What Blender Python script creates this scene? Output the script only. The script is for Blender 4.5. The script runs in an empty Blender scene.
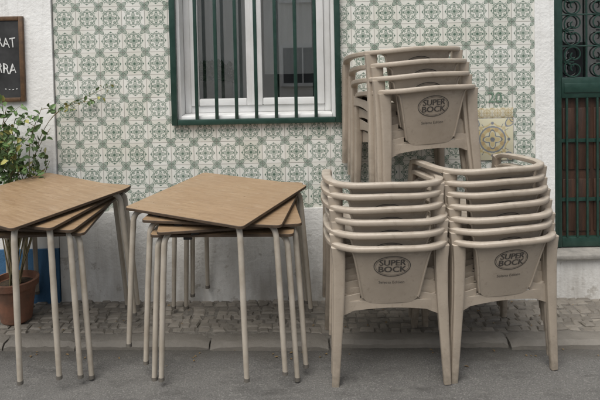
import bpy, math, random
from mathutils import Vector, Matrix
random.seed(7)
R=math.radians
scene=bpy.context.scene
coll=scene.collection
WY=3.72            # wall plane
def gz(x): return -0.016*x   # gentle street slope

# ---------------------------------------------------------------- node helpers
class S:
    def __init__(s,nt,sock): s.nt=nt; s.k=sock
    def __add__(a,b): return op(a.nt,'ADD',a,b)
    __radd__=__add__
    def __sub__(a,b): return op(a.nt,'SUBTRACT',a,b)
    def __rsub__(a,b): return op(a.nt,'SUBTRACT',b,a)
    def __mul__(a,b): return op(a.nt,'MULTIPLY',a,b)
    __rmul__=__mul__
    def __truediv__(a,b): return op(a.nt,'DIVIDE',a,b)
def op(nt,o,*args,clamp=False):
    n=nt.nodes.new('ShaderNodeMath'); n.operation=o; n.use_clamp=clamp
    for i,a in enumerate(args):
        if isinstance(a,S): nt.links.new(a.k,n.inputs[i])
        else: n.inputs[i].default_value=a
    return S(nt,n.outputs[0])
def ab(a): return op(a.nt,'ABSOLUTE',a)
def fr(a): return op(a.nt,'FRACT',a)
def cosn(a): return op(a.nt,'COSINE',a)
def mx(a,b): return op(a.nt,'MAXIMUM',a,b)
def mn(a,b): return op(a.nt,'MINIMUM',a,b)
def length(a,b): return op(a.nt,'SQRT',a*a+b*b)
def atan2(a,b): return op(a.nt,'ARCTAN2',a,b)
def inside(d,s=0.02):   # 1 where d<0
    return op(d.nt,'MULTIPLY_ADD',d,-1.0/s,0.5,clamp=True)
def band(x,w,s=0.015): return inside(ab(x)-w,s)
def mix(nt,f,a,b):
    n=nt.nodes.new('ShaderNodeMix'); n.data_type='RGBA'
    def st(i,v):
        if isinstance(v,S): nt.links.new(v.k,n.inputs[i])
        elif isinstance(v,(int,float)): n.inputs[i].default_value=v
        else: n.inputs[i].default_value=(v[0],v[1],v[2],1)
    st(0,f); st(6,a); st(7,b)
    return S(nt,n.outputs[2])
def coords(nt,kind='Object'):
    n=nt.nodes.new('ShaderNodeTexCoord'); return n.outputs[kind]
def sep(nt,c):
    n=nt.nodes.new('ShaderNodeSeparateXYZ'); nt.links.new(c,n.inputs[0])
    return [S(nt,n.outputs[i]) for i in range(3)]
def noise(nt,c,scale,detail=4,rough=.6,stretch=None):
    n=nt.nodes.new('ShaderNodeTexNoise'); n.inputs['Scale'].default_value=scale
    n.inputs['Detail'].default_value=detail; n.inputs['Roughness'].default_value=rough
    if stretch:
        m=nt.nodes.new('ShaderNodeMapping'); m.inputs['Scale'].default_value=stretch
        nt.links.new(c,m.inputs[0]); c=m.outputs[0]
    nt.links.new(c,n.inputs['Vector']); return S(nt,n.outputs['Fac'])
def ramp(v,a,b):   # linear remap a..b -> 0..1 clamped
    n=v.nt.nodes.new('ShaderNodeMapRange'); v.nt.links.new(v.k,n.inputs[0])
    n.inputs[1].default_value=a; n.inputs[2].default_value=b
    return S(v.nt,n.outputs[0])
def newmat(name):
    m=bpy.data.materials.new(name); m.use_nodes=True
    nt=m.node_tree; return m,nt,nt.nodes['Principled BSDF']
def setc(nt,b,v,name='Base Color'):
    if isinstance(v,S): nt.links.new(v.k,b.inputs[name])
    elif isinstance(v,(int,float)): b.inputs[name].default_value=v
    else: b.inputs[name].default_value=(v[0],v[1],v[2],1)
def bump(nt,b,h,dist=.002,strength=1):
    n=nt.nodes.new('ShaderNodeBump'); n.inputs['Distance'].default_value=dist
    n.inputs['Strength'].default_value=strength
    nt.links.new(h.k,n.inputs['Height']); nt.links.new(n.outputs[0],b.inputs['Normal'])
def simple(name,c1,c2,scale=8,rough=.6,bd=.0,bscale=60,metal=0,lo=.35,hi=.65,stretch=None):
    m,nt,b=newmat(name); c=coords(nt)
    f=ramp(noise(nt,c,scale,3,.6,stretch),lo,hi)
    setc(nt,b,mix(nt,f,c1,c2)); setc(nt,b,rough,'Roughness'); setc(nt,b,metal,'Metallic')
    if bd: bump(nt,b,noise(nt,c,bscale,3,.6,stretch),bd)
    return m

# ---------------------------------------------------------------- materials
def mat_tiles(name,dark,mid,bg,x0,z0,T=.143,centre=None):
    m,nt,b=newmat(name); c=coords(nt); X,Y,Z=sep(nt,c)
    u=(X-x0)/T; v=(Z-z0)/T
    px=fr(u)-.5; pz=fr(v)-.5
    wob=(noise(nt,c,90,2,.5)-.5)*.03
    r=length(px,pz)+wob; th=atan2(pz,px)
    c4=cosn(th*4); c8=cosn(th*8)
    qx=.5-ab(px); qz=.5-ab(pz); rc=length(qx,qz)+wob; tc=atan2(qz,qx); k4=cosn(tc*4)
    D=band(r-.300,.018)                                   # ring
    D=mx(D,band(r-(.165+c4*.055),.018))                   # inner four-petal outline
    D=mx(D,inside(r-.055))
    D=mx(D,inside(length(ab(px)-.385,pz)-.036))
    D=mx(D,inside(length(px,ab(pz)-.385)-.036))
    D=mx(D,band(rc-(.19-k4*.06),.019))                     # corner star outline
    D=mx(D,inside(rc-.05))
    D=mx(D,band(rc-.095,.012))
    dg=ab(ab(px)-ab(pz)); D=mx(D,inside(ab(dg-.10-(r-.40)*.4)-.010,.012)*inside(ab(r-.40)-.05,.01))
    M_=inside(ab(r-.24)-.038,.02)*ramp(c8,-.4,.2)
    M_=mx(M_,inside(r-(.13+c4*.05),.02)*.85)
    M_=mx(M_,band(r-(.36+c8*.022),.019))
    M_=mx(M_,inside(rc-(.165-k4*.06),.02)*.85)
    M_=mx(M_,band(ab(px)-ab(pz),.022)*inside(.3-r))
    fade=ramp(noise(nt,c,14,3),.25,.6)
    tn=nt.nodes.new('ShaderNodeTexWhiteNoise'); tn.noise_dimensions='2D'
    cb=nt.nodes.new('ShaderNodeCombineXYZ')
    nt.links.new(op(nt,'FLOOR',u).k,cb.inputs[0]); nt.links.new(op(nt,'FLOOR',v).k,cb.inputs[1]); nt.links.new(cb.outputs[0],tn.inputs[0])
    tr=S(nt,tn.outputs['Value'])
    base=mix(nt,tr,bg,(bg[0]*.87,bg[1]*.87,bg[2]*.83))
    base=mix(nt,ramp(noise(nt,c,5,4),.4,.75)*.4,base,(bg[0]*.7,bg[1]*.68,bg[2]*.6))
    col=mix(nt,M_*(fade*.3+.52),base,mid)
    dk=mix(nt,fade,(dark[0]*1.7,dark[1]*1.5,dark[2]*1.6),dark)
    col=mix(nt,D*(tr*.2+.68),col,dk)
    if centre: col=mix(nt,inside(ab(r-.24)-.045,.02)*ramp(c8,.2,-.3)*.8,col,centre)
    col=mix(nt,ramp(noise(nt,c,22,4,.75),.65,.70)*.6,col,(.50,.48,.42))
    g=mx(ab(px),ab(pz)); gm=inside(.490-g,.006)
    col=mix(nt,gm*.75,col,(.33,.32,.28))
    setc(nt,b,col)
    setc(nt,b,gm*.5+noise(nt,c,25,2)*.18+.14,'Roughness')
    bump(nt,b,(1-gm)+noise(nt,c,7,2)*1.2+tr*.2,.0018)
    return m
TX0=-1.525; TZ0=.620; TT=.1420
PNX,PNZ=1.055,.895; PT=.132
m_tile=mat_tiles('azulejo_green',(.048,.098,.068),(.165,.235,.180),(.735,.73,.685),TX0,TZ0,TT)
m_tiley=mat_tiles('azulejo_ochre',(.10,.13,.17),(.46,.35,.15),(.66,.62,.47),PNX,PNZ,PT*2,(.38,.26,.11))
m_tileb=mat_tiles('azulejo_border',(.26,.20,.10),(.52,.42,.20),(.66,.62,.50),PNX,PNZ,PT/2)

def mat_plaster(name,c1,c2,dirt=True,zb=0.1,zt=.55):
    m,nt,b=newmat(name); c=coords(nt); X,Y,Z=sep(nt,c)
    f=ramp(noise(nt,c,2.5,5,.65),.35,.7)
    col=mix(nt,f,c1,c2)
    if dirt:
        st=noise(nt,c,5,4,.7,(1,1,.25))
        d=op(nt,'MULTIPLY',1-ramp(Z,zb,zt),ramp(st,.3,.65),clamp=True)
        col=mix(nt,d*.7,col,(.27,.24,.20))
        sp=ramp(noise(nt,c,11,4,.7),.60,.66)*(1-ramp(Z,.25,.75))
        col=mix(nt,sp*.6,col,(.32,.29,.25))
        dr=ramp(noise(nt,c,9,4,.7,(3,1,.12)),.56,.72)
        col=mix(nt,dr*.3,col,(.36,.34,.30))
    setc(nt,b,col); setc(nt,b,.85,'Roughness')
    bump(nt,b,noise(nt,c,6,5,.7)+noise(nt,c,60,2)*.25,.008)
    return m
m_white=mat_plaster('whitewash',(.80,.80,.775),(.69,.68,.65))
m_wall2=mat_plaster('opposite_plaster',(.80,.78,.74),(.70,.68,.63),False)
m_blue=mat_plaster('blue_plinth',(.03,.10,.20),(.05,.13,.23),False)
m_green=simple('green_enamel',(.010,.036,.026),(.020,.052,.040),20,.35,.0006,80)
m_wframe=simple('white_enamel',(.78,.78,.77),(.69,.69,.67),6,.4,.0005,60)
m_wood=simple('door_wood',(.040,.022,.015),(.075,.038,.024),6,.45,.002,30,stretch=(6,6,.6))
m_stone=simple('sill_stone',(.32,.30,.27),(.22,.21,.19),14,.7,.002,90)
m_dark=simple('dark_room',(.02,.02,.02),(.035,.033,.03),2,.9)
m_win2=simple('opposite_window',(.06,.065,.07),(.10,.105,.11),2,.3)
m_curtain=simple('curtain_cloth',(.84,.85,.84),(.72,.73,.72),3,.9,.004,12,stretch=(6,1,.3))
m_black=simple('blackboard',(.012,.012,.012),(.04,.04,.04),7,.8)
m_chalk=simple('chalk',(.8,.8,.78),(.45,.45,.43),160,.9,lo=.3,hi=.7)
m_bfr=simple('board_frame_wood',(.12,.065,.03),(.07,.038,.018),9,.55,.001,40,stretch=(3,3,3))
m_steel=simple('leg_paint',(.45,.405,.34),(.35,.305,.245),9,.40,.0004,90)
m_edge=simple('table_edge',(.05,.033,.02),(.085,.055,.033),20,.6)
m_under=simple('table_underside',(.05,.035,.025),(.08,.055,.035),9,.75)
m_rub=simple('foot_cap',(.16,.145,.12),(.10,.09,.08),30,.7)
m_pad=simple('stacking_pad',(.02,.02,.02),(.03,.03,.03),20,.7)
m_terra=simple('terracotta',(.22,.10,.06),(.13,.07,.045),12,.85,.002,70)
m_soil=simple('soil',(.04,.028,.018),(.07,.05,.03),40,.95,.01,60)
m_print=simple('chair_print',(.055,.048,.04),(.09,.08,.07),120,.6)
m_stem=simple('stem',(.10,.09,.04),(.16,.12,.06),30,.8)
m_grnnum=simple('number_paint',(.10,.19,.13),(.22,.29,.22),60,.4)
m_roof=simple('roof_tile',(.30,.13,.07),(.22,.10,.06),10,.85,.01,20)
m_deb=simple('dry_leaf',(.16,.10,.045),(.24,.17,.08),30,.9)

# plastic of chairs
m_plastic,nt,b=newmat('taupe_plastic'); c=coords(nt)
oi=nt.nodes.new('ShaderNodeObjectInfo'); rnd=S(nt,oi.outputs['Random'])
f=ramp(noise(nt,c,7,4,.65),.35,.7)
col=mix(nt,f,(.375,.315,.25),(.305,.255,.200))
col=mix(nt,rnd*.5,col,(.43,.37,.30))
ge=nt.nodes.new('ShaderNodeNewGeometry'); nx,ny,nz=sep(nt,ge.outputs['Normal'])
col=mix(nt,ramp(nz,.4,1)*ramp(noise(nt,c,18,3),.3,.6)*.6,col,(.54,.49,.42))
col=mix(nt,ramp(noise(nt,c,40,4,.75),.57,.68)*.4,col,(.20,.165,.125))
col=mix(nt,ramp(noise(nt,c,14,4,.8,(1,1,5)),.60,.68)*.3,col,(.48,.43,.37))      # rubbed streaks
X,Y,Z=sep(nt,c)
col=mix(nt,(1-ramp(Z,.0,.25))*ramp(noise(nt,c,25,3),.35,.65)*.7,col,(.16,.14,.11))   # splash dirt on feet
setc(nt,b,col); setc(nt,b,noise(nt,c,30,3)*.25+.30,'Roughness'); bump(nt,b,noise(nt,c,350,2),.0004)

# table-top laminate
m_top,nt,b=newmat('tabletop_wood'); c=coords(nt)
oi=nt.nodes.new('ShaderNodeObjectInfo'); rnd=S(nt,oi.outputs['Random'])
g=noise(nt,c,9,6,.65,(1,11,1)); f=ramp(g,.32,.68)
col=mix(nt,f,(.23,.148,.083),(.38,.268,.165))
col=mix(nt,ramp(noise(nt,c,3.2,4),.4,.7)*.55,col,(.25,.16,.09))
col=mix(nt,rnd*.3,col,(.36,.24,.135))
col=mix(nt,ramp(noise(nt,c,45,3,.8),.60,.70)*.45,col,(.12,.078,.042))
ws=ramp(noise(nt,c,30,3,.7,(.3,3,1)),.60,.7)
col=mix(nt,ws*.4,col,(.5,.43,.34))
setc(nt,b,col); setc(nt,b,noise(nt,c,6,4,.7)*.5+.12,'Roughness'); bump(nt,b,g,.0007)

# asphalt
m_asph,nt,b=newmat('asphalt'); c=coords(nt)
f=ramp(noise(nt,c,1.3,5,.6),.3,.7)
col=mix(nt,f,(.098,.094,.088),(.138,.133,.124))
col=mix(nt,ramp(noise(nt,c,120,3,.7),.52,.66)*.6,col,(.27,.26,.24))
col=mix(nt,ramp(noise(nt,c,150,2,.7),.55,.66)*.6,col,(.04,.038,.035))
col=mix(nt,ramp(noise(nt,c,4.5,5,.75,(1,2.5,1)),.52,.68)*.6,col,(.055,.052,.047))
col=mix(nt,ramp(noise(nt,c,7,5,.8,(1,1.8,1)),.56,.70)*.4,col,(.22,.21,.19))
X,Y,Z=sep(nt,c)
col=mix(nt,ramp(Y+noise(nt,c,6,3)*.16,3.12,3.26)*.6,col,(.07,.062,.05))   # grime collected in the gutter
setc(nt,b,col); setc(nt,b,.8,'Roughness')
bump(nt,b,noise(nt,c,120,3,.7)+noise(nt,c,9,3)*1.2,.004)

# stones (per stone colour attribute)
m_cob,nt,b=newmat('cobble_limestone'); c=coords(nt)
at=nt.nodes.new('ShaderNodeAttribute'); at.attribute_name='Col'
n1=ramp(noise(nt,c,25,4,.7),.3,.75)
col=mix(nt,n1*.5,S(nt,at.outputs['Color']),(.13,.118,.10))
col=mix(nt,ramp(noise(nt,c,3,4,.7),.45,.65)*.4,col,(.13,.115,.095))
setc(nt,b,col); setc(nt,b,.75,'Roughness'); bump(nt,b,noise(nt,c,60,3,.7),.004)
m_mort=simple('joint_sand',(.13,.118,.10),(.20,.185,.16),30,.95,.01,60)

# leaves
m_leaf,nt,b=newmat('leaf'); c=coords(nt)
at=nt.nodes.new('ShaderNodeAttribute'); at.attribute_name='Col'
setc(nt,b,S(nt,at.outputs['Color'])); setc(nt,b,.5,'Roughness')
# glass
m_glass=bpy.data.materials.new('window_glass'); m_glass.use_nodes=True; nt=m_glass.node_tree
nt.nodes.clear(); o=nt.nodes.new('ShaderNodeOutputMaterial'); ms=nt.nodes.new('ShaderNodeMixShader')
tr_=nt.nodes.new('ShaderNodeBsdfTransparent'); gl=nt.nodes.new('ShaderNodeBsdfGlossy'); gl.inputs['Roughness'].default_value=.015
tr_.inputs[0].default_value=(.97,.98,.975,1)
fz=nt.nodes.new('ShaderNodeFresnel'); fz.inputs[0].default_value=1.5
ff=op(nt,'MULTIPLY_ADD',S(nt,fz.outputs[0]),1.0,.22,clamp=True)
nt.links.new(ff.k,ms.inputs[0]); nt.links.new(tr_.outputs[0],ms.inputs[1]); nt.links.new(gl.outputs[0],ms.inputs[2]); nt.links.new(ms.outputs[0],o.inputs[0])

# ---------------------------------------------------------------- mesh builder
class MB:
    def __init__(s): s.v=[]; s.f=[]; s.m=[]; s.c=[]; s.sm=[]
    def add(s,v,f,mi=0,col=None,smooth=True):
        o=len(s.v); s.v+= [tuple(p) for p in v]
        for q in f: s.f.append([i+o for i in q]); s.m.append(mi); s.c.append(col); s.sm.append(smooth)
    def box(s,x0,x1,y0,y1,z0,z1,mi=0,bev=0.0,col=None,warp=None):
        if bev<=0:
            v=[(x,y,z) for z in (z0,z1) for y in (y0,y1) for x in (x0,x1)]
            f=[(0,2,3,1),(4,5,7,6),(0,1,5,4),(2,6,7,3),(0,4,6,2),(1,3,7,5)]
            if warp: v=[warp(p) for p in v]
            s.add(v,f,mi,col,False); return
        import bmesh
        bm=bmesh.new(); bmesh.ops.create_cube(bm,size=1)
        for p in bm.verts:
            p.co=Vector(((x0+x1)/2+p.co.x*(x1-x0),(y0+y1)/2+p.co.y*(y1-y0),(z0+z1)/2+p.co.z*(z1-z0)))
        bmesh.ops.bevel(bm,geom=bm.edges[:],offset=bev,segments=2,affect='EDGES',profile=.5)
        bm.verts.index_update()
        v=[p.co[:] for p in bm.verts]
        if warp: v=[warp(p) for p in v]
        s.add(v,[[q.index for q in fc.verts] for fc in bm.faces],mi,col,True); bm.free()
    def sweep(s,pts,prof,mi=0,ref=(0,0,1),cr=0,closed=False,n=12,pw=2.6):
        P=[Vector(p) for p in pts]; A=list(prof) if isinstance(prof,list) else [prof]*len(P)
        if cr:
            Q=[];B=[]
            for i in range(len(P)-1):
                p0=P[max(i-1,0)];p1=P[i];p2=P[i+1];p3=P[min(i+2,len(P)-1)]
                for k in range(cr):
                    t=k/cr
                    Q.append(.5*((2*p1)+(p2-p0)*t+(2*p0-5*p1+4*p2-p3)*t*t+(3*p1-p0-3*p2+p3)*t**3))
                    B.append((A[i][0]*(1-t)+A[i+1][0]*t,A[i][1]*(1-t)+A[i+1][1]*t))
            Q.append(P[-1]);B.append(A[-1]); P=Q;A=B
        ref=Vector(ref); v=[]; f=[]
        for i,p in enumerate(P):
            t=(P[min(i+1,len(P)-1)]-P[max(i-1,0)]).normalized()
            side=t.cross(ref)
            if side.length<1e-4: side=t.cross(Vector((0,1,.01)))
            side.normalize(); up=side.cross(t).normalized()
            for k in range(n):
                a=2*math.pi*k/n; ca,sa=math.cos(a),math.sin(a)
                e=2/pw
                v.append(p+side*(A[i][0]*math.copysign(abs(ca)**e,ca))+up*(A[i][1]*math.copysign(abs(sa)**e,sa)))
        for i in range(len(P)-1):
            for k in range(n):
                k2=(k+1)%n; f.append((i*n+k,i*n+k2,(i+1)*n+k2,(i+1)*n+k))
        f.append(list(range(n))[::-1]); f.append([(len(P)-1)*n+k for k in range(n)])
        s.add(v,f,mi)
    def slab(s,fn,nu,nv,off,mi=0):
        v=[];f=[]
        off=Vector(off)
        for side in (0,1):
            for j in range(nv+1):
                for i in range(nu+1):
                    v.append(Vector(fn(i/nu,j/nv))+off*side)
        W=nu+1; N=W*(nv+1)
        for j in range(nv):
            for i in range(nu):
                a=j*W+i; f.append((a,a+1,a+W+1,a+W)); a+=N; f.append((a,a+W,a+W+1,a+1))
        bd=[(i,i+1) for i in range(nu)]+[(j*W+nu,(j+1)*W+nu) for j in range(nv)]+[(nv*W+i+1,nv*W+i) for i in range(nu)]+[((j+1)*W,j*W) for j in range(nv)]
        for a,b2 in bd: f.append((b2,a,a+N,b2+N))
        s.add(v,f,mi)
    def mesh(s,name,mats,angle=35):
        me=bpy.data.meshes.new(name); me.from_pydata(s.v,[],s.f)
        for m in mats: me.materials.append(m)
        me.polygons.foreach_set('material_index',s.m)
        me.polygons.foreach_set('use_smooth',s.sm)
        if any(c is not None for c in s.c):
            ca=me.color_attributes.new('Col','FLOAT_COLOR','CORNER')
            for p in me.polygons:
                cc=s.c[p.index] or (.5,.5,.5)
                for li in p.loop_indices: ca.data[li].color=(cc[0],cc[1],cc[2],1)
        me.update()
        import bmesh
        bm=bmesh.new(); bm.from_mesh(me); bmesh.ops.recalc_face_normals(bm,faces=bm.faces[:])
        bm.to_mesh(me); bm.free()
        try: me.set_sharp_from_angle(angle=R(angle))
        except Exception: pass
        return me
def obj(name,me,parent=None,M=None):
    o=bpy.data.objects.new(name,me); coll.objects.link(o)
    if parent: o.parent=parent
    if M is not None: o.matrix_world=M
    return o
def empty(name):
    e=bpy.data.objects.new(name,None); coll.objects.link(e); e.empty_display_size=.1; return e
def part(name,parent,mb,mats): return obj(name,mb.mesh(name,mats),parent)
def text_geo(body,size,align='CENTER'):
    cu=bpy.data.curves.new('t','FONT'); cu.body=body; cu.size=size; cu.align_x=align; cu.align_y='CENTER'; cu.resolution_u=3
    o=bpy.data.objects.new('t',cu); coll.objects.link(o)
    bpy.context.view_layer.update()
    dg=bpy.context.evaluated_depsgraph_get(); me=o.evaluated_get(dg).to_mesh()
    v=[p.co[:] for p in me.vertices]; f=[list(p.vertices) for p in me.polygons]
    o.evaluated_get(dg).to_mesh_clear(); bpy.data.objects.remove(o); return v,f

# ---------------------------------------------------------------- ground
KY=3.185; KH=.042
mb=MB(); xs=[-60,-20,-8,-4,-2,0,2,4,8,20,60]
v=[];f=[]
ys=[-60,-20,-4,0,2,KY+.05,20,60]
for y in ys:
    for x in xs: v.append((x,y,gz(max(-8,min(8,x)))))
n=len(xs)
for j in range(len(ys)-1):
    for i in range(n-1): f.append((j*n+i,j*n+i+1,(j+1)*n+i+1,(j+1)*n+i))
mb.add(v,f); obj('road',mb.mesh('road',[m_asph]))
warp=lambda p:(p[0],p[1],p[2]+gz(max(-8,min(8,p[0]))))
pav=empty('pavement')
mb=MB()
for a,b2 in zip(xs[2:-3],xs[3:-2]): mb.box(a,b2,KY+.07,WY+.3,-.03,KH-.012,0,warp=warp)
part('bedding',pav,mb,[m_mort])
mb=MB(); x=-8
while x<8:
    L=random.uniform(.30,.75); y0=KY+random.uniform(-.014,.014); g=random.uniform(.75,1.15)
    hh=KH+random.uniform(-.006,.005)
    nx_=12; ny_=5; W=KY+.115-y0
    def top(u,v_,x=x,L=L,y0=y0,W=W,hh=hh):
        ex=min(u,1-u)*L; ey=v_*W
        dz=-.014*max(0,1-ex/.025)**2-.020*max(0,1-ey/.03)**2-.008*max(0,1-(W-ey)/.015)
        xx=x+.005+u*(L-.010); 
        return (xx,y0+v_*W+random.uniform(-.005,.005),hh+dz+random.uniform(-.003,.003)+gz(xx))
    mb_=MB(); mb_.slab(top,nx_,ny_,(0,0,-.08)); mb.add(mb_.v,mb_.f,0,(.24*g,.22*g,.19*g)); x+=L
part('kerb_stones',pav,mb,[m_cob])
mb=MB(); y=KY+.122
while y<WY-.01:
    d=random.uniform(.048,.066); x=-4.0+random.uniform(0,.05)
    while x<4:
        L=random.uniform(.042,.085); g=random.uniform(.65,1.2); w=random.uniform(0,.03)
        col=(.235*g+w,.213*g+w*.8,.18*g+w*.6)
        h=KH-.004+random.uniform(-.007,.005)-(.02 if random.random()<.02 else 0); j=lambda:random.uniform(-.009,.009)
        yy=y+random.uniform(-.007,.007)+.010*math.sin(x*3+y*20)
        base=[(x+.002+j(),yy+.002+j()),(x+L-.002+j(),yy+.002+j()),(x+L-.002+j(),yy+d-.002+j()),(x+.002+j(),yy+d-.002+j())]
        cx=sum(p[0] for p in base)/4; cy=sum(p[1] for p in base)/4
        vv=[(p[0],p[1],.0+gz(x)) for p in base]+[(p[0],p[1],h-.007+gz(x)) for p in base]+[(cx+(p[0]-cx)*.72,cy+(p[1]-cy)*.72,h+gz(x)+random.uniform(-.002,.002)) for p in base]
        ff=[]
        for k in (0,4):
            for i in range(4): ff.append((k+i,k+(i+1)%4,k+4+(i+1)%4,k+4+i))
        ff.append((8,9,10,11)); mb.add(vv,ff,0,col,True); x+=L
    y+=d
part('cobbles',pav,mb,[m_cob])

# ---------------------------------------------------------------- tiled house
house=empty('tiled_house')
TL,TR=TX0,TX0+TT*21-.002    # tile field in x
WX0,WX1,WZ0,WZ1=-.765,.215,1.185,2.35
DX0,DX1,DZ0,DZ1=1.575,2.50,.30,2.45
H=6.0; BK=WY+.35
mb=MB()
mb.box(TL,WX0,WY,BK,TZ0,H); mb.box(WX1,TR,WY,BK,TZ0,H)
mb.box(WX0,WX1,WY,BK,TZ0,WZ0-.001); mb.box(WX0,WX1,WY,BK,WZ1,H)
part('tile_cladding',house,mb,[m_tile])
mb=MB()
mb.box(TL,TR,WY-.012,BK,-.1,TZ0-.001,0)
mb.box(TR,DX0,WY-.006,BK,-.1,H); mb.box(DX0,DX1,WY-.006,BK,-.1,DZ0-.032)
mb.box(DX0,DX1,WY-.006,BK,DZ1,H); mb.box(DX1,8,WY-.006,BK,-.15,H)
part('plaster_wall',house,mb,[m_white])
mb=MB(); mb.box(DX0-.02,DX1+.02,WY-.045,BK-.02,DZ0-.03,DZ0,0,.006)
part('door_sill',house,mb,[m_stone])
# door
dp=WY+.09
mb=MB()
mb.box(DX0+.001,DX0+.045,dp-.03,dp+.05,DZ0+.001,DZ1,0,.004)
mb.box(DX1-.045,DX1-.001,dp-.03,dp+.05,DZ0+.001,DZ1,0,.004)
mb.box(DX0+.046,DX1-.046,dp-.03,dp+.05,DZ1-.06,DZ1-.001,0,.004)
part('door_frame',house,mb,[m_green])
mb=MB(); wmid=(DX0+DX1)/2
for a,b2 in ((DX0+.048,wmid-.003),(wmid+.003,DX1-.048)):
    mb.box(a,a+.035,dp-.01,dp+.035,DZ0+.005,DZ1-.065,0,.004); mb.box(b2-.05,b2,dp-.01,dp+.035,DZ0+.005,DZ1-.065,0,.004)
    for z0,z1 in ((DZ0+.006,DZ0+.07),(1.265,1.395),(DZ1-.12,DZ1-.067)): mb.box(a+.036,b2-.051,dp-.008,dp+.03,z0,z1,0,.005)
    mb.box(a+.05,b2-.065,dp-.014,dp-.0085,1.30,1.36,0,.002)
    k=5
    for i in range(k):
        xx=a+.036+(b2-a-.087)*(i+.5)/k
        mb.sweep([(xx,dp-.004,DZ0+.07),(xx,dp-.004,1.266)],(.0075,.0075),0,(0,1,0),n=8)
    for zz in (.60,.98): mb.box(a+.034,b2-.049,dp+.004,dp+.012,zz,zz+.022,0)
part('door_leaves',house,mb,[m_green])
mb=MB()
for a,b2 in ((DX0+.05,wmid-.003),(wmid+.003,DX1-.05)):
    mb.box(a+.03,b2-.04,dp+.028,dp+.045,DZ0+.06,1.27,0)
    for i in range(3):
        x0=a+.05+i*(b2-a-.11)/3; 
        for z0,z1 in ((.40,.74),(.80,1.20)): mb.box(x0,x0+(b2-a-.11)/3-.02,dp+.018,dp+.030,z0,z1,0,.005)
part('door_boards',house,mb,[m_wood])
mb=MB(); mb.box(DX0+.08,DX1-.08,dp+.02,dp+.024,1.39,DZ1-.1); part('door_glass',house,mb,[m_glass])
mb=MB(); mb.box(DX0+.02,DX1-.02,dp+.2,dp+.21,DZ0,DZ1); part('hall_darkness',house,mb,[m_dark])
def spiral(cx,cz,r0,r1,a0,turn,n=22):
    return [(cx+(r0+(r1-r0)*i/n)*math.cos(a0+turn*i/n),dp-.002,cz+(r0+(r1-r0)*i/n)*math.sin(a0+turn*i/n)) for i in range(n+1)]
mb=MB()
for a,b2 in ((DX0+.083,wmid-.053),(wmid+.038,DX1-.098)):
    mid=(a+b2)/2; w=(b2-a)/2
    for xx in (a+.004,mid,b2-.004): mb.sweep([(xx,dp+.002,1.395),(xx,dp+.002,DZ1-.115)],(.006,.006),0,(0,1,0),n=8)
    z=1.395
    while z<DZ1-.15:
        h=.20
        for sx in (-1,1):
            cx=mid+sx*w*.5; r=w*.44
            for cz,sg in ((z+.055,1),(z+.145,-1)):
                p=spiral(cx,cz,r*.98,r*.2,math.pi/2*sg*1.0,-sx*sg*3.6*math.pi/1.3)
                mb.sweep(p,(.0048,.0048),0,(0,1,0),n=6)
            mb.sweep([(cx,dp,z+.10-.0),(cx+sx*.02,dp,z+.10),(cx+sx*w*.4,dp,z+.1)],(.004,.004),0,(0,1,0),n=6)
        mb.sweep([(a,dp,z+.2),(b2,dp,z+.2)],(.005,.005),0,(0,0,1),n=6)
        z+=h
part('door_ironwork',house,mb,[m_green])
# window
wy=WY+.13
mb=MB(); 
mb.box(WX0+.001,WX0+.02,WY+.002,BK,WZ0,WZ1); mb.box(WX1-.02,WX1-.001,WY+.002,BK,WZ0,WZ1)
mb.box(WX0+.021,WX1-.021,WY-.012,BK,WZ0+.0,WZ0+.025,0,.004); mb.box(WX0+.021,WX1-.021,WY+.002,BK,WZ1-.02,WZ1-.001)
part('window_reveal',house,mb,[m_wframe])
mb=MB(); a,b2=WX0+.021,WX1-.021; zb,zt=WZ0+.026,WZ1-.021; mid=(a+b2)/2-.02
mb.box(a,a+.04,wy,wy+.05,zb,zt,0,.004); mb.box(b2-.04,b2,wy,wy+.05,zb,zt,0,.004)
mb.box(a+.041,b2-.041,wy,wy+.05,zb,zb+.045,0,.004); mb.box(a+.041,b2-.041,wy,wy+.05,zt-.045,zt,0,.004)
for p,q in ((a+.042,mid-.001),(mid+.001,b2-.042)):
    mb.box(p,p+.05,wy-.018,wy+.03,zb+.047,zt-.047,0,.005); mb.box(q-.05,q,wy-.018,wy+.03,zb+.047,zt-.047,0,.005)
    mb.box(p+.051,q-.051,wy-.016,wy+.03,zb+.047,zb+.090,0,.005); mb.box(p+.051,q-.051,wy-.016,wy+.03,zt-.10,zt-.047,0,.005)
mb.box(mid-.018,mid+.018,wy-.03,wy-.0185,zb+.05,zt-.05,0,.004)
part('window_casements',house,mb,[m_wframe])
mb=MB(); mb.box(a+.08,b2-.08,wy+.006,wy+.010,zb+.08,zt-.09); part('window_glass',house,mb,[m_glass])
mb=MB()
mb.slab(lambda u,v:(mid+.065+u*(b2-mid-.165),wy+.020+.004*math.sin(u*34),zb+.24+v*(zt-zb-.35)),60,2,(0,.003,0))
mb.slab(lambda u,v:(a-.0+u*.44,wy+.105+.006*math.sin(u*30),zb+.06+v*(zt-zb-.08)),60,2,(0,.004,0))
part('window_curtain',house,mb,[m_curtain])
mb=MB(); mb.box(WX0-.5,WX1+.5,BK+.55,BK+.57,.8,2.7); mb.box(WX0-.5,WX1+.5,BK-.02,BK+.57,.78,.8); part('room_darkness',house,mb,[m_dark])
mb=MB()
for i,(x0,x1,z0,z1) in enumerate(((WX0-.034,WX0+.002,WZ0-.028,WZ1+.03),(WX1-.002,WX1+.034,WZ0-.028,WZ1+.03))):
    mb.box(x0,x1,WY-.040,WY-.008,z0,z1,0,.003)
mb.box(WX0+.003,WX1-.003,WY-.038,WY-.010,WZ0-.028,WZ0+.006,0,.003); mb.box(WX0+.003,WX1-.003,WY-.038,WY-.010,WZ1,WZ1+.03,0,.003)
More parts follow.
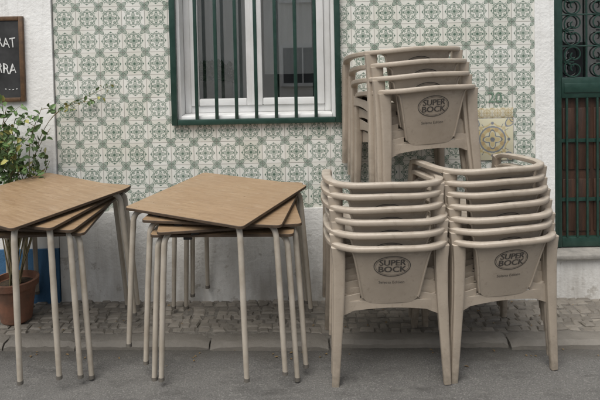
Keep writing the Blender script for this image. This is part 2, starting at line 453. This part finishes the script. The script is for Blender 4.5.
for i in range(7):
    xx=WX0+(WX1-WX0)*(i+1)/8
    mb.box(xx-.0105,xx+.0105,WY-.036,WY-.018,WZ0+.006,WZ1,0,.003)
part('window_grille',house,mb,[m_green])
# ochre tile panel & number
mb=MB(); mb.box(PNX,PNX+PT*2,WY-.009,WY-.001,PNZ,PNZ+PT*2,0,.002)
mb.box(PNX,PNX+PT*2,WY-.008,WY-.001,PNZ+PT*2+.002,PNZ+PT*2.5,1,.002)
part('ornamental_tile_panel',house,mb,[m_tiley,m_tileb])
v,f=text_geo('20',.095)
mb=MB(); mb.add([(PNX+.15+p[0],WY-.004,1.285+p[1]) for p in v],f,0,None,False); part('house_number',house,mb,[m_grnnum])
mb=MB(); mb.box(TL-.0,8,WY-.15,BK+4,H+.001,H+.12,0); part('eaves',house,mb,[m_roof])

# left neighbour
nb=empty('whitewashed_house')
mb=MB(); mb.box(-8,TL-.004,WY-.018,BK,.40,H-.3); part('wall',nb,mb,[m_white])
mb=MB(); mb.box(-8,TL-.006,WY-.030,BK,-.05,.399); part('plinth',nb,mb,[m_blue])
mb=MB(); mb.box(-8,TL-.01,WY-.15,BK+4,H-.299,H-.18); part('eaves',nb,mb,[m_roof])

# opposite house (seen in the glass)
ob=empty('opposite_house')
mb=MB(); mb.box(-9,9,-4.6,-4.2,-.2,3.8); part('wall',ob,mb,[m_wall2])
mb=MB(); mb2=MB()
for i in range(-4,5):
    x=i*2.6+.05
    for z0,z1 in ((.75,1.45),(2.4,3.3)):
        mb.box(x-.38,x+.38,-4.19,-4.16,z0,z1); mb2.box(x-.45,x-.385,-4.19,-4.13,z0-.06,z1+.06); mb2.box(x+.385,x+.45,-4.19,-4.13,z0-.06,z1+.06); mb2.box(x-.384,x+.384,-4.19,-4.13,z1+.001,z1+.06); mb2.box(x-.384,x+.384,-4.19,-4.11,z0-.06,z0-.001)
        mb2.box(x-.012,x+.012,-4.159,-4.14,z0,z1)
part('windows',ob,mb,[m_win2]); part('window_surrounds',ob,mb2,[m_wframe])

# blackboard
bbd=empty('menu_blackboard')
bx0,bx1,bz0,bz1=-2.30,-1.695,1.325,1.85; by=WY-.045
mb=MB(); mb.box(bx0+.02,bx1-.02,by+.006,by+.018,bz0+.02,bz1-.02); part('slate',bbd,mb,[m_black])
mb=MB(); mb.box(bx0,bx0+.026,by,by+.025,bz0,bz1,0,.003); mb.box(bx1-.026,bx1,by,by+.025,bz0,bz1,0,.003)
mb.box(bx0+.027,bx1-.027,by,by+.024,bz0,bz0+.026,0,.003); mb.box(bx0+.027,bx1-.027,by,by+.024,bz1-.026,bz1,0,.003); part('frame',bbd,mb,[m_bfr])
mb=MB()
for t,z,s in (('PRAT',1.69,.085),('DA TERRA',1.53,.09),('- - - -',1.41,.05)):
    v,f=text_geo(t,s,'RIGHT'); v=[(p[0]*.75,p[1]) for p in v]
    mb.add([(bx1-.045+p[0]+.003*math.sin(p[1]*90+z*50),by+.004,z+p[1]+.006*math.sin(p[0]*40)) for p in v],f,0,None,False)
part('chalk_text',bbd,mb,[m_chalk])

# ---------------------------------------------------------------- plants
def leaf(mb,p,d,n,L,W,col):
    d=d.normalized(); s=d.cross(n).normalized(); n=s.cross(d)
    a=p; t=p+d*L-n*L*.15; m1=p+d*L*.45; 
    v=[a,m1+s*W+n*W*.35,t,m1-s*W+n*W*.35,m1,p+d*L*.78+s*W*.6+n*W*.1,p+d*L*.78-s*W*.6+n*W*.1]
    mb.add(v,[(0,1,4),(0,4,3),(1,5,2,4),(4,2,6,3)],0,col,False)
def rv(): return Vector((random.uniform(-1,1),random.uniform(-1,1),random.uniform(-1,1)))
pl=empty('potted_climber')
PX,PY=-1.69,3.46; pz=.04+gz(PX)
mb=MB(); prof=[(.075,0),(.085,.01),(.112,.205),(.128,.208),(.13,.245),(.115,.247),(.108,.215),(.09,.205)]
v=[];f=[];K=28
for r,z in prof:
    for k in range(K): v.append((PX+r*math.cos(2*math.pi*k/K),PY+r*math.sin(2*math.pi*k/K),pz+z))
for j in range(len(prof)-1):
    for k in range(K): f.append((j*K+k,j*K+(k+1)%K,(j+1)*K+(k+1)%K,(j+1)*K+k))
f.append(list(range(K))[::-1]); mb.add(v,f); part('pot',pl,mb,[m_terra])
mb=MB(); mb.add([(PX+.11*math.cos(2*math.pi*k/K),PY+.11*math.sin(2*math.pi*k/K),pz+.212) for k in range(K)],[list(range(K))]); part('soil',pl,mb,[m_soil])
ms_=MB(); ml=MB()
def stem(pts,r0,leaves,L0=.05,yel=0,lo=.35):
    ms_.sweep(pts,[(r0*(1-.7*i/(len(pts)-1)),)*2 for i in range(len(pts))],0,(0,1,0),cr=4,n=6,pw=2)
    P=[Vector(p) for p in pts]
    for i in range(leaves):
        t=random.uniform(lo,1)**.8*(len(P)-1); k=min(int(t),len(P)-2); p=P[k].lerp(P[k+1],t-k)
        d=rv()+Vector((0,-.5,.1)); q=p+rv()*.015
        g=random.uniform(.6,1.5)
        col=(.090*g,.150*g,.050*g) if random.random()>yel else (.25*g,.24*g,.07*g)
        L=L0*random.uniform(.6,1.3)
        leaf(ml,q,d,rv()+Vector((0,-1,.6)),L,L*random.uniform(.24,.34),col)
random.seed(11)
for i in range(19):
    top=Vector((PX+random.uniform(-.28,.20),WY-.05-random.uniform(0,.2),random.uniform(.8,1.34)))
    b0=Vector((PX+random.uniform(-.04,.04),PY+random.uniform(-.03,.03),pz+.21)); m1=b0.lerp(top,.4)+Vector((random.uniform(-.07,.07),.05,0)); m2=b0.lerp(top,.75)+Vector((random.uniform(-.08,.08),.02,0.03))
    m1.y=min(m1.y,WY-.05); m2.y=min(m2.y,WY-.05)
    stem([b0,m1,m2,top],.005,17,.046,.06)
    for j in range(3):
        s0=m2.lerp(top,random.random()); e=s0+Vector((random.uniform(-.13,.13),-random.uniform(0,.08),random.uniform(-.02,.14)))
        stem([s0,s0.lerp(e,.5)+Vector((0,0,.015)),e],.0022,9,.042,.12)
for e in ((-1.22,1.35),(-1.14,1.42),(-1.36,1.30)):
    stem([(PX+.02,PY+.02,pz+.21),(PX+.03,WY-.10,.70),(-1.63,WY-.06,1.02),(-1.55,WY-.05,1.20),(-1.44,WY-.05,1.29),(e[0]-.08,WY-.04,e[1]-.03),(e[0],WY-.05,e[1])],.003,9,.034,.45,.62)
part('stems',pl,ms_,[m_stem]); part('leaves',pl,ml,[m_leaf])
# plant indoors on the window ledge
ip=empty('window_plant'); mb=MB(); x0=WX0+.13
mb.box(x0,x0+.19,wy+.052,wy+.092,zb+.03,zb+.20,0,.008); part('planter',ip,mb,[m_stone])
ml=MB(); random.seed(5)
for i in range(170):
    p=Vector((x0+random.uniform(-.01,.19),wy+.070+random.uniform(-.02,.012),zb+.19+random.uniform(0,.12))); g=random.uniform(.6,1.3)
    leaf(ml,p,Vector((random.uniform(-1,1),random.uniform(-.3,.2),random.uniform(-.4,1))),rv()+Vector((0,-1,0)),.04,.012,(.09*g,.14*g,.08*g))
part('leaves',ip,ml,[m_leaf])

# ---------------------------------------------------------------- chair
def chair_mesh():
    mb=MB()
    half=[(.258,.450,.610),(.268,.40,.640),(.279,.30,.660),(.283,.20,.675),(.276,.10,.688),(.248,.02,.698),(.18,-.038,.706),(.09,-.062,.712),(0,-.068,.715)]
    pts=[(-x,y,z) for x,y,z in half]+[(x,y,z) for x,y,z in half[::-1][1:]]
    pr=[(.018,.014),(.023,.013),(.025,.013),(.024,.013),(.022,.013),(.020,.013),(.018,.013),(.016,.013),(.016,.013)]
    mb.sweep(pts,pr+pr[::-1][1:],0,(0,0,1),cr=5,n=14,pw=4)
    for s in (-1,1):
        mb.sweep([(s*.249,.022,.692),(s*.246,.022,.60),(s*.249,.014,.44),(s*.258,.004,.25),(s*.272,-.01,0)],
                 [(.034,.017),(.030,.017),(.027,.017),(.023,.016),(.018,.015)],0,(0,1,0),cr=4,n=14,pw=5)
        mb.sweep([(s*.258,.448,.622),(s*.261,.458,.57),(s*.262,.464,.44),(s*.268,.476,.22),(s*.278,.49,0)],
                 [(.019,.024),(.020,.026),(.022,.027),(.020,.022),(.016,.016)],0,(0,1,0),cr=4,n=14,pw=5)
        mb.slab(lambda u,v,s=s:(s*(.236+.006*math.sin(u*math.pi)),.01+.45*u,.425-(.075-.03*math.sin(u*math.pi))*v),12,3,(s*.006,0,0))
        mb.slab(lambda u,v,s=s:(s*(.145+.085*u),.030-.012*u,.45-.01*u-(.075+.02*u)*v),6,3,(0,.006,0))
    mb.slab(lambda u,v:((u-.5)*2*(.225+.012*v),.03+.445*v,.418+.03*abs(u*2-1)**4-.012*math.sin(v*math.pi)*(1-abs(u*2-1)**2)-.02*max(0,v-.85)/.15),20,14,(0,0,-.006))
    mb.slab(lambda u,v:((u-.5)*2*.24,.470+.006*math.sin(u*math.pi),.405-(.06-.03*math.sin(u*math.pi))*v),14,3,(0,.006,0))
    mb.slab(lambda u,v:((u-.5)*2*.235,.022-.0*u,.415-(.055-.018*math.sin(u*math.pi))*v),14,3,(0,.006,0))
    def yp(x,t):
        top=-.066+.9*x*x+ 6*x**4
        bot=.018+.35*x*x
        k=t**.9
        return top*(1-k)+bot*k
    def hw(t):
        w=.190-.058*t**.8
        w+=.03*max(0,1-t/.12)**2
        if t>.86: w-=.032*((t-.86)/.14)**2
        return w
    mb.slab(lambda u,v:((u*2-1)*hw(v),yp((u*2-1)*hw(v),v),.71-.305*v),22,22,(0,.007,0))
    for s in (-1,1):
        mb.sweep([(s*hw(t),yp(hw(t),t)+.003,.71-.305*t) for t in [i/10 for i in range(0,10)]],(.006,.008),0,(0,1,0),n=8)
    def pm(x,z):
        t=(.71-z)/.305; return (x,yp(x,t)-.0014,z)
    cz=.616
    def ring(a,b2,w,cz=cz):
        K=56; v=[];f=[]
        for k in range(K):
            an=2*math.pi*k/K
            v.append(pm(a*math.cos(an),cz+b2*math.sin(an))); v.append(pm((a-w)*math.cos(an),cz+(b2-w)*math.sin(an)))
        for k in range(K):
            j=(k+1)%K; f.append((2*k,2*j,2*j+1,2*k+1))
        mb.add(v,f,1,None,False)
    ring(.088,.058,.004); ring(.079,.050,.0015)
    for t,z,s,sx in (('SUPER',.635,.045,1.0),('BOCK',.598,.045,1.08),('Selecta Edition',.525,.021,1)):
        v,f=text_geo(t,s)
        for q,dx in enumerate((-.0014,0,.0014) if s>.03 else (0,)):
            mb.add([(lambda w:(w[0],w[1]-.0002*q,w[2]))(pm(p[0]*sx+dx,z+p[1])) for p in v],f,1,None,False)
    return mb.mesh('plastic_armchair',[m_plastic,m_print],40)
cm=chair_mesh()
cn=[0]
def stack(x,y,z,rot,tilt,n,dz=.055,dy=.020,seed=1,dx=0,roll=0):
    random.seed(seed)
    B=Matrix.Translation((x,y,z))@Matrix.Rotation(R(roll),4,'Y')@Matrix.Rotation(R(rot),4,'Z')@Matrix.Rotation(R(tilt),4,'X')
    for k in range(n):
        J=Matrix.Translation((dx*k+random.uniform(-.006,.006)*(k>0),dy*k+random.uniform(-.004,.004)*(k>0),dz*k+random.uniform(-.003,.003)*(k>0)))@Matrix.Rotation(R(random.uniform(-1.6,1.6)*(k>0)),4,'Z')@Matrix.Rotation(R(random.uniform(-.5,.5)*(k>0)),4,'Y')
        nm='plastic_armchair' if cn[0]==0 else 'plastic_armchair.%03d'%cn[0]
        cn[0]+=1; obj(nm,cm,None,B@J)
stack(.412,2.865,gz(.41)+.002,1.0,4.6,6,seed=1)
stack(.985,2.94,gz(.97)+.002,11.0,4.6,7,dz=.053,seed=4)
stack(.700,3.18,.70,12,1.5,4,dz=.067,dy=.03,seed=3,dx=-.012,roll=-1.5)

# ---------------------------------------------------------------- tables
def table_mesh():
    mb=MB(); h=.35; rc=.022; zt=.735; th=.013
    out=[]
    for cx,cy,a0 in ((h-rc,h-rc,0),(-h+rc,h-rc,90),(-h+rc,-h+rc,180),(h-rc,-h+rc,270)):
        for k in range(7):
            a=R(a0+90*k/6); out.append((cx+rc*math.cos(a),cy+rc*math.sin(a)))
    n=len(out); e=.0015
    rings=[[(x*(1-e/h*1.2),y*(1-e/h*1.2),zt) for x,y in out],[(x,y,zt-e) for x,y in out],[(x,y,zt-th) for x,y in out]]
    mb.add([p for p in rings[0]],[list(range(n))],0,None,False)
    v=rings[0]+rings[1]+rings[2]
    mb.add(v,[(r*n+i,r*n+(i+1)%n,(r+1)*n+(i+1)%n,(r+1)*n+i) for r in (0,1) for i in range(n)],1,None,False)
    mb.add(rings[2],[list(range(n))[::-1]],2,None,False)
    q=.25; zf=zt-th-.013
    for i in range(4):
        M=Matrix.Rotation(math.pi/2*i,3,'Z')
        T=lambda p:tuple(M@Vector(p))
        mb.sweep([T((-q,q,zf)),T((q,q,zf))],(.0125,.011),3,(0,0,1),n=10,pw=4)
        mb.sweep([T(p) for p in ((.20,.20,zf),(.27,.27,zf),(.300,.300,zf-.006),(.316,.316,zf-.035),(.321,.321,zf-.09),(.336,.336,.35),(.353,.353,.012))],
                 [(.0145,.0145)]*5+[(.0145,.0145),(.0125,.0125)],3,T((1,-1,0)),cr=4,n=12,pw=2)
        mb.sweep([T((.353,.353,.018)),T((.353,.353,0))],(.0145,.0145),4,T((1,-1,0)),n=12,pw=2)
        c0=T((.15,.31,0)); c1=T((.19,.325,0))
        mb.box(min(c0[0],c1[0]),max(c0[0],c1[0]),min(c0[1],c1[1]),max(c0[1],c1[1]),zt-th-.022,zt-th-.001,5)
    return mb.mesh('cafe_table',[m_top,m_edge,m_under,m_steel,m_rub,m_pad],40)
tm=table_mesh(); tn_=[0]
def tstack(x,y,z,tilt,rots,offs,dz=.034):
    for k,(r,o) in enumerate(zip(rots,offs)):
        B=Matrix.Translation((x,y,z))@Matrix.Rotation(R(tilt),4,'X')@Matrix.Translation((o[0],o[1],dz*k))@Matrix.Rotation(R(r),4,'Z')
        nm='cafe_table' if tn_[0]==0 else 'cafe_table.%03d'%tn_[0]
        tn_[0]+=1; obj(nm,tm,None,B)
tstack(-.385,3.245,.021+gz(-.4),2.6,(-2,7,-9,-26),((0,0),(-.01,.0),(-.01,-.01),(-.055,-.035)),dz=.031)
tstack(-1.425,3.245,.021+gz(-1.42),2.6,(2,-7,-16,-31),((0,0),(.02,.01),(.005,.0),(-.02,-.035)),dz=.031)

# small litter in the gutter: dry leaves and scraps
random.seed(21); mb=MB()
for i in range(80):
    x=random.uniform(-2.2,2.2); y=KY-abs(random.gauss(0,.08))-.01 if random.random()<.6 else random.uniform(KY+.12,WY-.03)
    z=gz(x)+(.004 if y<KY else KH+.002)
    leaf(mb,Vector((x,y,z)),Vector((random.uniform(-1,1),random.uniform(-1,1),.08)),Vector((random.uniform(-.3,.3),random.uniform(-.3,.3),1)),random.uniform(.01,.028),random.uniform(.003,.008),None)
obj('dry_leaves',mb.mesh('dry_leaves',[m_deb]))

# ---------------------------------------------------------------- light
EL=60
w=bpy.data.worlds.new('World'); scene.world=w; w.use_nodes=True; nt=w.node_tree
bg=nt.nodes['Background']; sky=nt.nodes.new('ShaderNodeTexSky'); sky.sky_type='NISHITA'; sky.sun_disc=False
sky.sun_elevation=R(EL); sky.sun_rotation=R(180+25); sky.air_density=1.0; sky.dust_density=3
hs=nt.nodes.new('ShaderNodeHueSaturation'); hs.inputs['Saturation'].default_value=.40
nt.links.new(sky.outputs[0],hs.inputs['Color']); nt.links.new(hs.outputs[0],bg.inputs[0]); bg.inputs[1].default_value=.15
sd=bpy.data.lights.new('sun','SUN'); sd.energy=2.8; sd.angle=R(50); sd.color=(1,.975,.93)
so=bpy.data.objects.new('sun',sd); coll.objects.link(so)
d=Vector((-math.sin(R(25))*math.cos(R(EL)),-math.cos(R(25))*math.cos(R(EL)),math.sin(R(EL))))
so.rotation_euler=d.to_track_quat('Z','Y').to_euler()
# ---------------------------------------------------------------- camera
cd=bpy.data.cameras.new('camera'); cam=bpy.data.objects.new('camera',cd); coll.objects.link(cam)
cd.lens=36; cd.sensor_width=36; cd.clip_end=500; cd.clip_start=.05
PITCH=2.0
cam.matrix_world=Matrix.Translation((0,0,1.7))@Matrix.Rotation(R(90-PITCH),4,'X')@Matrix.Rotation(R(-1.15),4,'Z')
cd.shift_y=-(165-600*math.tan(R(PITCH)))/600
scene.camera=cam
scene.view_settings.view_transform='Standard'; scene.view_settings.look='None'; scene.view_settings.exposure=0
